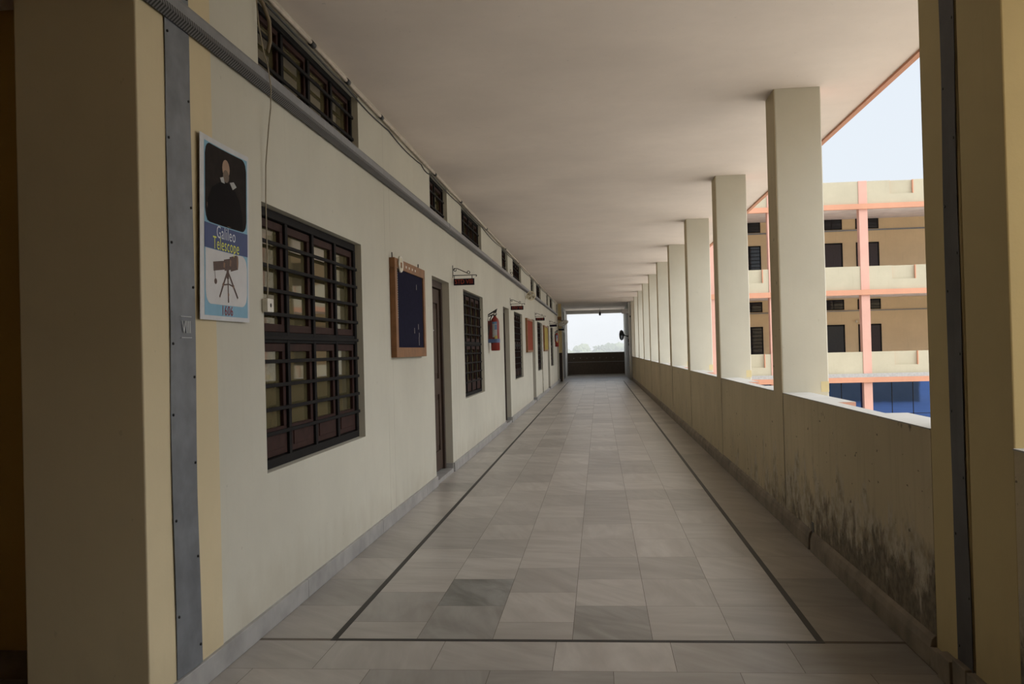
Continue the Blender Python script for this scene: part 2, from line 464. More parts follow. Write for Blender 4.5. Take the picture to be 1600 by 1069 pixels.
# right skirting: rounded cement fillet with a drain gap
def fillet(mb, y0, y1):
    p = [(XP+.01, 0), (XP+.01, .13), (XP-.004, .13), (XP-.018, .115), (XP-.027, .08), (XP-.03, 0)]
    mb.extrude_y(p[::-1], y0, y1)
mb = MB(); fillet(mb, 3.99, 6.17); fillet(mb, 6.225, YE)
y = 3.2
while y < 3.98:
    h = random.uniform(.08, .14); mb.box(XP-.03-random.uniform(0,.012), XP+.01, y, min(y+.13, 3.985), 0, h); y += .135
mb.mat = 1; mb.box(XP-.002, XP+.01, 6.17, 6.225, 0, .19)  # black plate put in for the dark of the drain hole
tag(mb.build('baseboard_right', [M['skirt_dark'], M['black']], bevel=.003), 'stained cement fillet along the foot of the parapet', 'skirting', kind='structure')
# ceiling slab
mb = MB(); mb.box(-6.2, XO-.02, -3.4, YB+.25, H, H+.16)
mb.mat = 1; mb.box(XO-.025, XO+.02, -3.4, YE, H-.02, H+.16)
tag(mb.build('ceiling', [M['ceiling'], M['orange']]), 'pinkish grey concrete ceiling slab with an orange drip edge', 'ceiling', kind='structure')

# ------------------------------------------------------------------ closed bay at the far end
tag(box(XW-.26, -1.60, YE, YE+.35, 0, H).build('wall_end_pier', [M['pier']]), 'cream pier closing the far left end of the corridor', 'wall', kind='structure')
tag(box(XW-.05, -1.595, YE-.012, YE, 0, 1.24).build('trim_3', M['dado_dark']), 'dark brown dado on the far left pier', 'dado', kind='structure')
mb = MB(); holed_wall(mb, -1.66, -1.9, YE+.35, YB, 0, H, [(40.0, 41.1, 0, 2.2), (42.4, 43.5, 0, 2.2), (40.0, 41.1, 2.5, 3.2), (42.4, 43.5, 2.5, 3.2)])
tag(mb.build('wall_left_end', M['greywall']), 'grey side wall of the closed bay at the far left', 'wall', kind='structure')
for i, yy in enumerate((40.0, 42.4)):
    tag(box(-1.80, -1.75, yy, yy+1.1, .03, 2.2).build('door_%d' % (8+i), M['doorframe']), ['nearer', 'farther'][i] + ' dark door in the grey bay wall at the far end', 'door', kind='structure')
    tag(box(-1.80, -1.75, yy, yy+1.1, 2.5, 3.2).build('window_%d' % (18+i), M['doorframe']), ['nearer', 'farther'][i] + ' dark ventilator in the grey bay wall at the far end', 'window', kind='structure')
tag(box(1.30, 1.76, YE, YB, 0, H).build('wall_right_end', M['greywall']), 'grey side wall of the closed bay at the far right', 'wall', kind='structure')
mb = MB(); mb.box(-1.9, -1.62, YB, YB+.25, 0, H); mb.box(1.29, 1.76, YB, YB+.25, 0, H); mb.box(-1.9, 1.76, YB-.02, YB+.25, 3.19, H)
tag(mb.build('wall_end', M['greywall']), 'grey frame and lintel around the far end opening', 'wall', kind='structure')
mb = MB(); mb.box(-1.62, 1.29, YB, YB+.2, 0, 1.17)
mb.mat = 1; mb.box(-1.62, 1.29, YB-.01, YB+.21, 1.165, 1.19)
mb.mat = 2; mb.box(-1.62, 1.29, YB-.004, YB, .70, .712); mb.box(-1.62, 1.29, YB-.06, YB, 0, .06)
tag(mb.build('wall_end_parapet', [M['dado'], M['coping'], M['greywall']]), 'dark brown tiled parapet under the far end opening', 'parapet', kind='structure')
for i in range(7):  # white discs standing in for small lights and reflections on the tiles
    x = -1.31 + .335*i
    s_ = MB().lathe([(.016, -.012), (.016, .002)], (x, YB-.002, .90 + .006*math.sin(i*2)), 'y', 10)
    tag(s_.build('glint', M['white']), 'tiny painted stud on the dark end parapet', 'glint', 'painted glints on the dark end parapet')

# ------------------------------------------------------------------ windows
def ring(mb, x0, x1, y0, y1, z0, z1, w, wb=None):
    wb = w if wb is None else wb
    mb.box(x0, x1, y0, y1, z0, z0+wb); mb.box(x0, x1, y0, y1, z1-w, z1)
    mb.box(x0, x1, y0, y0+w, z0+wb, z1-w); mb.box(x0, x1, y1-w, y1, z0+wb, z1-w)
def make_sash(root, y0, y1, z0, z1, kick=0.0):
    w_ = .045 if z1 - z0 > .5 else .030
    s_ = MB(); ring(s_, XW-.105, XW-.062, y0, y1, z0, z1, w_, w_ + kick)
    if kick: s_.box(XW-.066, XW-.056, y0+.06, y1-.06, z0+.035, z0+kick+.01)
    so = s_.build('sash', M['sash'], root, bevel=.003)
    MB().box(XW-.090, XW-.084, y0+w_-.005, y1-w_+.005, z0+w_-.005+kick, z1-w_+.005).build('pane', M['pane'], so)
def make_window(name, y, w, z0, z1, n, bars, transom=None):
    r = empty(name, (XW, y, z0))
    f = MB(); ring(f, XW-.125, XW-.045, y+.002, y+w-.002, z0+.002, z1-.002, .048 if transom else .034)
    step = (w - .042) / n
    for i in range(1, n): f.box(XW-.125, XW-.047, y+step*i, y+step*i+.042, z0+.045, z1-.045)
    if transom: f.box(XW-.125, XW-.049, y+.05, y+w-.05, transom-.03, transom+.03)
    f.box(XW-.25, XW-.2, y, y+w, z0, z1)  # unseen back panel added to block light through the opening
    f.build('window_frame', M['grille'], r, bevel=.003)
    for i in range(n):
        a, b = y + step*i + .044, y + step*(i+1) - .002
        if transom:
            make_sash(r, a, b, z0+.057, transom-.032, .11); make_sash(r, a, b, transom+.032, z1-.057)
        else:
            make_sash(r, a, b, z0+.038, z1-.038)
    for zz in bars:
        MB().box(XW-.047, XW-.033, y+.004, y+w-.004, zz-.0105, zz+.0105).build('bar', M['grille'], r, bevel=.003)
    return r
bars = [.983+.13*i for i in range(9)]
wlab = ['barred maroon window nearest the camera, behind the dangling socket', 'barred maroon window between the nearest brown door and the red extinguisher',
        'barred window between the second brown door and the red board', 'barred window just before the yellow board', 'barred window beside the farthest small extinguisher']
w0 = make_window('window_1', WINS[0], WW, ZS, ZT, 4, bars, 1.505)
for k, y in enumerate(WINS):
    r = w0 if k == 0 else copy_tree(w0)
    r.location.y = y; r.name = 'window_%d' % (k+1); tag(r, wlab[k], 'window', 'barred classroom windows', 'structure')
v0 = make_window('window_6', WINS[0], WW, VZ0, VZ1, 4, [2.985, 3.145])
for k, y in enumerate(WINS):
    r = v0 if k == 0 else copy_tree(v0)
    r.location.y = y; r.name = 'window_%d' % (k+6)
    tag(r, 'wide barred ventilator under the ceiling, ' + ['nearest the camera above the dangling wire', 'second from the camera', 'third from the camera', 'fourth from the camera', 'fifth from the camera'][k], 'ventilator', 'wide ventilators under the ceiling', 'structure')
u0 = make_window('window_11', DOORS[0], DW, VZ0, VZ1, 2, [2.985, 3.145])
for k, y in enumerate(DOORS):
    r = u0 if k == 0 else copy_tree(u0)
    r.location.y = y; r.name = 'window_%d' % (k+11)
    tag(r, 'narrow barred ventilator above the %s brown door' % ordn[k], 'ventilator', 'narrow ventilators above the doors', 'structure')

# ------------------------------------------------------------------ doors
def make_door(y):
    r = empty('door_1', (XW, y, 0))
    f = MB(); x0, x1 = XW-.16, XW-.082
    f.box(x0, x1, y+.001, y+.075, .05, ZT-.001); f.box(x0, x1, y+DW-.075, y+DW-.001, .05, ZT-.001); f.box(x0, x1, y+.07, y+DW-.07, ZT-.08, ZT-.001)
    f.build('door_frame', M['doorframe'], r, bevel=.004)
    l = MB(); a, b = y+.078, y+DW-.078; X0, X1 = XW-.145, XW-.11
    zz = [.06, .28, .92, 1.10, 1.92, 2.12]
    l.box(X0, X1, a, a+.11, .06, 2.12); l.box(X0, X1, b-.11, b, .06, 2.12)
    for q0, q1 in ((.06, .28), (.92, 1.10), (1.96, 2.12)): l.box(X0, X1, a+.1, b-.1, q0, q1)
    l.box(X0+.005, X1-.02, a+.1, b-.1, .25, .95); l.box(X0+.005, X1-.02, a+.1, b-.1, 1.07, 1.98)
    lo = l.build('door_leaf', M['door'], r, bevel=.003)
    p = MB(); p.box(X1-.018, X1-.006, a+.16, b-.16, .34, .86); p.build('raised_panel', M['door'], lo, bevel=.005)
    p = MB(); p.box(X1-.018, X1-.006, a+.16, b-.16, 1.16, 1.90); p.build('raised_panel', M['door'], lo, bevel=.005)
    h = MB(); h.tube([(X1+.012, a+.30, 1.63), (X1+.012, a+.47, 1.645)], .007, 8); h.box(X1-.006, X1+.012, a+.37, a+.39, 1.625, 1.65)
    h.build('door_bolt', M['label_grey'], lo)
    s_ = MB(); s_.box(XW-.16, XW+.004, y+.001, y+DW-.001, 0, .045); s_.build('threshold', M['skirt'], r, bevel=.004)
    b_ = MB(); b_.box(XW-.25, XW-.2, y, y+DW, 0, ZT); b_.build('light_blocker', M['doorframe'], r)  # unseen board added behind the leaf to block light
    return r
d0 = make_door(DOORS[0])
dl = ['nearest brown panelled door, right of the blue notice board', 'second brown door, just past the red extinguisher', 'third brown door, just past the red board', 'fourth brown door, just past the yellow board', 'fifth and farthest brown door at the wall end']
for k, y in enumerate(DOORS):
    r = d0 if k == 0 else copy_tree(d0)
    r.location.y = y; r.name = 'door_%d' % (k+1); tag(r, dl[k], 'door', 'brown classroom doors', 'structure')

# ------------------------------------------------------------------ trunking, pipe, cables
def trunk(y0, y1, label):
    r = empty('cable_trunking', (XW, y0, 2.79), label, 'trunking', 'grey trunking along the wall')
    MB().extrude_y([(XW+.018, 2.79), (XW+.05, 2.81), (XW+.05, 2.87), (XW+.044, 2.885), (XW+.018, 2.885)], y0, y1).build('duct', M['trunk'], r)
    b = MB(); b.raw([(XW+.018, y0, 2.7905), (XW+.0508, y0, 2.8095), (XW+.0508, y1, 2.8095), (XW+.018, y1, 2.7905), (XW+.018, y0, 2.7885), (XW+.0512, y0, 2.8078), (XW+.0512, y1, 2.8078), (XW+.018, y1, 2.7885)],
                  [(4,7,6,5),(0,1,2,3),(0,4,5,1),(3,2,6,7),(1,5,6,2)])
    b.raw([(XW+.0502, y0, 2.81), (XW+.0515, y0, 2.81), (XW+.0515, y1, 2.81), (XW+.0502, y1, 2.81), (XW+.0502, y0, 2.83), (XW+.0515, y0, 2.83), (XW+.0515, y1, 2.83), (XW+.0502, y1, 2.83)],
          [(0,3,2,1),(4,5,6,7),(1,2,6,5),(0,1,5,4),(2,3,7,6),(3,0,4,7)])
    b.build('slotted_underside', M['slots'], r)
    MB().extrude_y([(XW+.017, 2.786), (XW+.0535, 2.806), (XW+.0535, 2.872), (XW+.046, 2.888), (XW+.017, 2.888)], y1-.02, y1-.001).build('joint_cap', M['trunk'], r)
    return r
trunk(1.2, 10.22, 'near length of grey slotted trunking, from pilaster to above the nearest door')
trunk(10.24, 37.0, 'far length of grey trunking, from above the nearest door to the wall end')
r = empty('conduit_pipe', (XW, 3.92, 3.345), 'dusty pink pipe running along the corner of wall and ceiling', 'pipe')
ys = [3.92 + i*.8 for i in range(44)]
MB().tube([(XW+.030, y, 3.312 - .008*math.sin(y*1.7)**2) for y in ys if y < 37.5], .0135, 8).build('pipe', M['pvc'], r)
for y in (5.28, 6.05, 7.02, 9.4, 11.2, 13.8, 16.6, 19.4, 22.6, 26, 30):
    MB().tube([(XW+.030, y, 3.308), (XW+.030, y+.07, 3.308)], .018, 8).build('clip', M['black'], r)
pts = []; knots = [4.6, 5.3, 6.05, 7.4, 8.8, 9.3, 11.2, 13.4, 16.2, 18.2, 20.1, 23, 26.5, 30, 33, 36.5]
for a, b in zip(knots[:-1], knots[1:]):
    sag = .022 + .012*random.random() if a > 6 else .012
    for i in range(8):
        u = i/8; pts.append((XW+.0075+.0015*math.sin(a+u*9), a+(b-a)*u, 3.284 - sag*4*u*(1-u)*(.7+.3*math.sin(a))))
tag(MB().tube(pts, .0055, 6).build('cable', M['black']), 'black cable sagging below the ceiling pipe', 'cable')
w = [(-1.715,4.452,3.27),(-1.705,4.456,3.115),(-1.685,4.463,2.98),(-1.668,4.475,2.90),(-1.663,4.497,2.80),(-1.674,4.515,2.70),(-1.690,4.522,2.60),(-1.709,4.519,2.4),(-1.712,4.515,2.227),(-1.709,4.508,2.05),(-1.705,4.502,1.85),(-1.706,4.498,1.74),(-1.712,4.504,1.70)]
r = empty('hanging_socket', (XW, 4.5, 1.67), 'white socket dangling on a thin wire in front of the nearest window', 'socket')
MB().tube(w, .0035, 6).build('wire', M['wirecol'], r)
bx = box(-1.727, -1.695, 4.465, 4.552, 1.632, 1.702).build('socket_box', M['white'], r, bevel=.004)
MB().lathe([(.011, 0), (.011, .003)], (-1.697, 4.508, 1.667), 'x', 12).build('pin_hole', M['black'], bx)
tag(MB().tube([(-1.712, 4.478, 3.27), (-1.705, 4.525, 3.25), (-1.695, 4.58, 3.18), (-1.70, 4.60, 3.08), (-1.712, 4.59, 3.02)], .011, 8).build('flexible_conduit', M['tan']), 'short bent tan conduit in front of the nearest ventilator', 'conduit')

# ------------------------------------------------------------------ metal joint strips
def strip(name, x, sgn, yl, yr, z0, z1, mat, label, amp, seed):
    rnd = random.Random(seed); r = empty(name, (x, yl, z0), label, 'metal strip')
    n = 46; mb = MB(); L = []
    for i in range(n+1):
        z = z0 + (z1-z0)*i/n
        wob = amp*(math.sin(z*2.1+seed)+.5*math.sin(z*5.3+2*seed)); k = .004 + .004*abs(math.sin(z*2.7+seed))
        L.append([(x+sgn*k, yl+wob, z), (x+sgn*.006, (yl+yr)/2+wob*.8, z), (x+sgn*(.005+.004*abs(math.cos(z*1.9))), yr+wob*.7, z)])
    v = []
    for row in L:
        v += row + [(p[0]-sgn*.003, p[1], p[2]) for p in row[::-1]]
    f = []
    for i in range(n):
        for k in range(6):
            q = (k+1) % 6; f.append((i*6+k, i*6+q, (i+1)*6+q, (i+1)*6+k))
    f.append((5,4,3,2,1,0)); f.append(tuple(n*6+k for k in range(6)))
    mb.raw(v, f); mb.build('sheet', mat, r)
    z = z0 + .08; j = 0
    while z < z1:
        i = int((z-z0)/(z1-z0)*n); row = L[i]; e = row[0] if j % 2 else row[2]
        yy = e[1] + (.018 if j % 2 else -.018)
        MB().lathe([(.006, -.002), (.006, .004), (.003, .006)], (e[0], yy, z), 'x', 8).build('nail', M['nail'], r)
        z += rnd.uniform(.14, .26); j += 1
    return r
ls = strip('joint_strip', XW+.004, 1, 3.452, 3.672, .108, H-.01, M['zinc'], 'wavy grey metal strip nailed on the yellow pilaster beside the poster', .007, 3)
strip('joint_strip', XP, -1, 3.605, 3.742, .10, H-.01, M['zinc_dark'], 'dark metal strip nailed on the amber pillars at right', .008, 5)

# ------------------------------------------------------------------ lettering
def lettering(text, size, M4, extr=.0, sx=1.0, sp=1.0):
    cu = bpy.data.curves.new('tmp_text', 'FONT'); cu.body = text; cu.size = size; cu.align_x = 'CENTER'; cu.align_y = 'CENTER'
    cu.extrude = extr; cu.resolution_u = 3; cu.space_character = sp
    ob = bpy.data.objects.new('tmp_text', cu); COL.objects.link(ob)
    dg = bpy.context.evaluated_depsgraph_get(); dg.update()
    me = bpy.data.meshes.new_from_object(ob.evaluated_get(dg))
    vs = [M4 @ Vector((v.co.x*sx, v.co.y, v.co.z)) for v in me.vertices]; fs = [tuple(p.vertices) for p in me.polygons]
    bpy.data.objects.remove(ob); bpy.data.curves.remove(cu); bpy.data.meshes.remove(me)
    return vs, fs
def basis(o, ex, ey):
    ex = Vector(ex); ey = Vector(ey); ez = ex.cross(ey)
    m = Matrix.Identity(4)
    for i in range(3): m[i][0], m[i][1], m[i][2], m[i][3] = ex[i], ey[i], ez[i], o[i]
    return m
# chalked numeral on the left strip
vs, fs = lettering('VIII', .075, basis((XW+.0165, 3.582, 1.53), (0,1,0), (0,0,1)), .0008, .8)
mb = MB(); mb.raw(vs, fs)
for z in (1.487, 1.575): mb.box(XW+.0158, XW+.0168, 3.535, 3.63, z, z+.003)
mb.build('chalk_numeral', M['chalk'], ls)

# ------------------------------------------------------------------ poster
r = empty('poster', (XW, 3.99, 1.57), 'tall blue and white poster with a telescope picture hanging left of the nearest window', 'poster')
PL = lambda u, v, d=0.0: (XW + .016 + .010*(1-math.sin(min(1, max(0, u))*PI))*.6 + d, 3.735 - .035*v + (.545)*u, 2.392 - .822*v)
def poly(mb, uv, d):
    mb.face([PL(u, v, d) for u, v in uv])
def grid(mb, u0, u1, v0, v1, d, n=8):
    for i in range(n):
        a, b = u0+(u1-u0)*i/n, u0+(u1-u0)*(i+1)/n
        mb.face([PL(a, v1, d), PL(b, v1, d), PL(b, v0, d), PL(a, v0, d)])
def rrect(mb, u0, u1, v0, v1, r_, d, corners=(1,1,1,1)):
    ru, rv = r_, r_*.66; n = 6
    us = sorted({u0, u1} | {u0+ru*i/n for i in range(n+1)} | {u1-ru*i/n for i in range(n+1)} | {u0+(u1-u0)*i/8 for i in range(9)})
    def lim(u, cl, cr):
        if cl and u < u0+ru: return rv*(1-math.sqrt(max(0, 1-((u0+ru-u)/ru)**2)))
        if cr and u > u1-ru: return rv*(1-math.sqrt(max(0, 1-((u-u1+ru)/ru)**2)))
        return 0
    for a, b in zip(us[:-1], us[1:]):
        mb.face([PL(a, v1-lim(a, corners[2], corners[3]), d), PL(b, v1-lim(b, corners[2], corners[3]), d), PL(b, v0+lim(b, corners[0], corners[1]), d), PL(a, v0+lim(a, corners[0], corners[1]), d)])
def ell(mb, cu, cv, ru, rv, d, n=18, rot=0.0):
    uv = []
    for k in range(n):
        a = -2*PI*k/n; x, y = ru*math.cos(a), rv*math.sin(a)*1.5
        uv.append((cu + x*math.cos(rot)-y*math.sin(rot), cv + (x*math.sin(rot)+y*math.cos(rot))/1.5))
    poly(mb, uv, d)
mb = MB(); grid(mb, 0, 1, 0, 1, 0)
for a, b, c_, d_ in ((0,1,0,0),): pass
grid(mb, 0, 1, 0, 1, -.0012)
mb.build('sheet', M['paper'], r)
mb = MB(); grid(mb, .085, .965, .03, .975, .0006); mb.build('border_panel', M['pblue'], r)
mb = MB(); rrect(mb, .10, .945, .035, .468, .10, .0012); 
po = mb.build('portrait_panel', M['pdark'], r)
mb = MB()
for k in (0,): poly(mb, [(.14,.462),(.13,.36),(.24,.27),(.40,.225),(.55,.21),(.68,.23),(.80,.29),(.86,.38),(.87,.462)], .0016)
mb.build('robe', M['probe'], po)
mb = MB(); ell(mb, .525, .135, .075, .052, .0018); mb.build('face', M['pskin'], po)
mb = MB(); ell(mb, .20, .385, .07, .035, .0018, rot=.7); mb.build('hand', M['pskin'], po)
mb = MB(); ell(mb, .64, .437, .12, .022, .0018, rot=-.2); mb.build('hand', M['pskin'], po)
mb = MB(); ell(mb, .525, .178, .062, .036, .0020); mb.build('beard', M['pbeard'], po)
mb = MB(); poly(mb, [(.40,.20),(.47,.187),(.50,.222),(.43,.222)], .0022); mb.build('collar_wing', M['pcollar'], po)
mb = MB(); poly(mb, [(.60,.205),(.68,.192),(.74,.215),(.66,.24)], .0022); mb.build('collar_wing', M['pcollar'], po)
mb = MB(); grid(mb, .085, .965, .474, .610, .0014); mb.build('caption_band', M['pnavy'], r)
mb = MB(); rrect(mb, .105, .95, .612, .912, .11, .0012, (0,1,1,1)); mb.build('picture_panel', M['pwhite'], r)
def ptext(name, s_, u, v, size, mat, sx=.8):
    vs, fs = lettering(s_, size, Matrix.Identity(4), .0, sx, 1.08)
    q = MB(); q.raw([PL(u + p.x/.545, v - p.y/.822, .0022) for p in vs], fs); q.build(name, mat, r)
ptext('title_lettering', 'Galileo', .52, .512, .082, M['ppale'], .84)
ptext('title_lettering', 'Telescope', .52, .576, .082, M['pyellow'], .80)
ptext('year_lettering', '1606', .54, .945, .064, M['pred'], .95)
mb = MB()
def bar(u0, v0, u1, v1, w, d):
    du, dv = u1-u0, (v1-v0)*1.5; L = math.hypot(du, dv); nx, ny = -dv/L*w/2, du/L*w/2/1.5
    poly(mb, [(u0+nx, v0+ny), (u0-nx, v0-ny), (u1-nx, v1-ny), (u1+nx, v1+ny)][::-1], d)
bar(.26, .705, .50, .685, .075, .0018); bar(.48, .687, .62, .672, .095, .0019); bar(.60, .675, .75, .655, .125, .0020)
for (a, b) in ((.38, .87), (.565, .895), (.76, .865)):
    bar(.55, .715, a+(.55-a)*.02, b, .022, .0019)
bar(.44, .80, .57, .79, .012, .0020); bar(.57, .79, .67, .80, .012, .0020)
bar(.55, .69, .55, .76, .05, .0021)
bar(.285, .715, .30, .775, .010, .0018); ell(mb, .305, .785, .028, .016, .0019)
tel = mb.build('telescope_picture', M['ptele'], r)
for q_ in ((.475, .70, .483, .672, .03), (.60, .685, .61, .650, .03)):
    mb = MB(); bar(*q_, .0023); mb.build('ring', M['pbrass'], tel)
for q_ in ((.75, .655, .018, .04), (.455, .797, .012, .01), (.67, .80, .012, .01), (.565, .85, .012, .01)):
    mb = MB(); ell(mb, *q_, .0024); mb.build('lens' if q_[0] == .75 else 'joint', M['pbrass'], tel)

# ------------------------------------------------------------------ boards
def board(name, y0, y1, z0, z1, dep, fw, felt, label, wood, nails=False):
    r = empty(name, (XW, y0, z0), label, 'notice board')
    f = MB(); ring(f, XW+.001, XW+dep, y0, y1, z0, z1, fw); f.build('frame', wood, r, bevel=.003)
    box(XW+.002, XW+dep-.012, y0+fw-.005, y1-fw+.005, z0+fw-.005, z1-fw+.005).build('felt', felt, r)
    return r
nb = board('notice_board', 7.33, 8.62, 1.365, 2.205, .05, .085, M['navy'], 'empty navy blue notice board in an orange wooden frame', M['wood'])
for yy, zz in ((7.36, 2.20), (8.45, 2.20)):
    MB().tube([(XW+.02, yy, zz), (XW+.02, yy, zz+.05)], .005, 6).build('hanger', M['iron'], nb)
for i in range(22):
    MB().box(XW+.0495, XW+.0515, 7.40, 7.412, 1.70+.02*i, 1.708+.02*i).build('staple', M['label_grey'], nb)
for i in range(4):
    MB().box(XW+.0495, XW+.0512, 7.75+.13*i, 7.79+.13*i, 2.15, 2.17).build('paper_scrap', M['white'], nb)
for yy, zz, h in ((8.12, 1.58, .05), (8.3, 1.62, .05), (8.32, 1.47, .08), (8.33, 1.55, .04), (8.25, 1.99, .05)):
    MB().box(XW+.0375, XW+.039, yy, yy+.012, zz, zz+h).build('paper_scrap', M['ledge'], nb)
r = empty('wall_dial', (XW+.05, 7.50, 2.16), 'small round cream dial hanging on the top edge of the blue board', 'dial')
MB().lathe([(.070, 0), (.072, .012), (.066, .02), (.058, .014)], (XW+.051, 7.50, 2.16), 'x', 28).build('rim', M['white'], r)
MB().lathe([(.058, .004), (.058, .016)], (XW+.051, 7.50, 2.16), 'x', 28).build('face', M['cream'], r)
MB().box(XW+.066, XW+.069, 7.47, 7.53, 2.13, 2.175).build('center_mark', M['wood'], r)
board('notice_board', 21.15, 22.9, 1.345, 2.165, .05, .05, M['redfelt'], 'red felt notice board farther along the wall', M['wood'])
board('notice_board', 27.85, 29.85, 1.35, 2.16, .05, .05, M['yellowfelt'], 'yellow notice board far along the wall', M['wood'])

# ------------------------------------------------------------------ class signs
def scroll(cx, cz, r0, turns, a0, y, n=18, sgn=1):
    return [(cx + r0*(1-.55*i/n)*math.cos(a0+sgn*turns*2*PI*i/n), y, cz + r0*(1-.55*i/n)*math.sin(a0+sgn*turns*2*PI*i/n)) for i in range(n+1)]
def sign(Y, text, label, x=XW, ):
    r = empty('hanging_sign', (x, Y, 2.2), label, 'sign', 'class signs hanging from iron brackets')
    k = MB(); k.box(x, x+.006, Y-.008, Y+.008, 2.29, 2.44); k.tube([(x, Y, 2.318), (x+.285, Y, 2.318)], .005, 6)
    k.tube(scroll(x+.283, 2.308, .010, .6, PI/2, Y, 10, -1), .005, 6)
    k.tube([(x+.012, Y, 2.385), (x+.03, Y, 2.402), (x+.06, Y, 2.40), (x+.195, Y, 2.335)], .005, 6)
    k.tube(scroll(x+.033, 2.385, .022, .8, PI*.6, Y, 12), .0045, 6); k.tube(scroll(x+.19, 2.352, .022, .8, -PI*.4, Y, 12), .0045, 6)
    k.build('iron_bracket', M['iron'], r)
    for xx in (x+.02, x+.235): MB().tube([(xx, Y, 2.318), (xx, Y, 2.275)], .004, 6).build('hook', M['iron'], r)
    b = box(x+.012, x+.262, Y-.009, Y+.009, 2.198, 2.278).build('sign_board', M['signboard'], r, bevel=.003)
    if text:
        vs, fs = lettering(text, .076, basis((x+.137, Y-.0105, 2.2385), (1,0,0), (0,0,1)), .001, .84)
        q = MB(); q.raw(vs, fs); q.build('lettering', M['letter'], b)
    return r
sign(10.62, 'STD VIII', 'dark class sign lettered in red beside the nearest brown door, largest of the hanging signs')
sign(17.6, 'STD VII', 'dark class sign hanging beside the second brown door')
sign(24.5, 'STD VI', 'dark class sign hanging beside the third brown door, past the red board')
sign(31.6, None, 'dark hanging sign beside the fourth brown door, past the yellow board')
sign(YE-.3, None, 'farthest dark hanging sign beside the end pier')

# ------------------------------------------------------------------ fire extinguishers
def extinguisher(name, x, y, z, label, holder=True):
    r = empty(name, (x, y, z), label, 'fire extinguisher')
    R = .070
    MB().lathe([(R*.88, 0), (R, .012), (R, .44), (R*.93, .475), (R*.72, .505), (.028, .525), (.022, .545)], (x, y, z), 'z', 28).build('cylinder', M['redpaint'], r)
    v = MB().lathe([(.020, .54), (.024, .56), (.020, .60), (.012, .62)], (x, y, z), 'z', 16); v.tube([(x, y, z+.575), (x+.03, y-.02, z+.575)], .012, 10)
    vo = v.build('valve', M['black'], r)
    h = MB(); h.tube([(x+.012, y, z+.60), (x+.035, y, z+.655), (x-.01, y, z+.62), (x-.14, y-.01, z+.545)], [.014, .014, .012, .009], 8); h.build('lever', M['black'], vo)
    h = MB(); h.tube([(x+.012, y, z+.58), (x-.06, y, z+.555), (x-.13, y, z+.535)], [.012, .010, .008], 8); h.build('carry_handle', M['black'], vo)
    g = MB().lathe([(.016, -.034), (.018, -.024)], (x+.004, y, z+.578), 'y', 12); g.build('gauge', M['white'], vo)
    MB().tube([(x-.03, y-.03, z+.575), (x-.065, y-.055, z+.50), (x-.085, y-.075, z+.36), (x-.10, y-.07, z+.24), (x-.105, y-.06, z+.16)], .010, 8).build('hose', M['black'], r)
    def wrap(name, a0, a1, z0, z1, mat, rr=R+.0015):
        q = MB(); q.smooth = True; n = 10
        for i in range(n):
            p0, p1 = a0+(a1-a0)*i/n, a0+(a1-a0)*(i+1)/n
            q.face([(x+rr*math.cos(p0), y+rr*math.sin(p0), z+z0), (x+rr*math.cos(p1), y+rr*math.sin(p1), z+z0), (x+rr*math.cos(p1), y+rr*math.sin(p1), z+z1), (x+rr*math.cos(p0), y+rr*math.sin(p0), z+z1)])
        return q.build(name, mat, r)
    c = -PI/2
    wrap('label', c-.55, c+.55, .21, .42, M['label_grey'])
    wrap('label_heading', c-.55, c+.55, .42, .455, M['label_blue'], R+.002); wrap('label_picture', c+.02, c+.52, .33, .41, M['label_blue'], R+.0025)
    wrap('label_warning', c-.02, c+.6, .165, .235, M['label_yellow'], R+.003)
    if holder:
        MB().box(XW+.001, x-R*.55, y-.075, y+.06, z+.13, z+.47).build('holder', M['redholder'], r, bevel=.006)
        b = MB(); b.smooth = True
        n = 20; rr = R+.006
        for i in range(n):
            p0, p1 = -PI*.95+PI*1.1*i/n, -PI*.95+PI*1.1*(i+1)/n
            for r_, s_ in ((rr, 1), (rr-.004, -1)):
                f = [(x+r_*math.cos(p0), y+r_*math.sin(p0), z+.125), (x+r_*math.cos(p1), y+r_*math.sin(p1), z+.125), (x+r_*math.cos(p1), y+r_*math.sin(p1), z+.185), (x+r_*math.cos(p0), y+r_*math.sin(p0), z+.185)]
                b.face(f if s_ > 0 else f[::-1])
        b.smooth = False; b.box(XW+.001, x-R*.6, y-.088, y-.076, z+.125, z+.185); b.box(x-R*1.15, x-.02, y-.082, y-.072, z+.125, z+.185)
        b.build('strap', M['blue'], r)
    else:
        MB().box(XW+.001, x-R*.9, y-.03, y+.03, z+.2, z+.5).build('holder', M['redholder'], r)
    return r
extinguisher('fire_extinguisher', XW+.105, 14.0, 1.403, 'large red fire extinguisher with blue strap between window and second door')
extinguisher('fire_extinguisher', XW+.085, 35.2, 1.50, 'small red fire extinguisher at the far end of the wall', False)

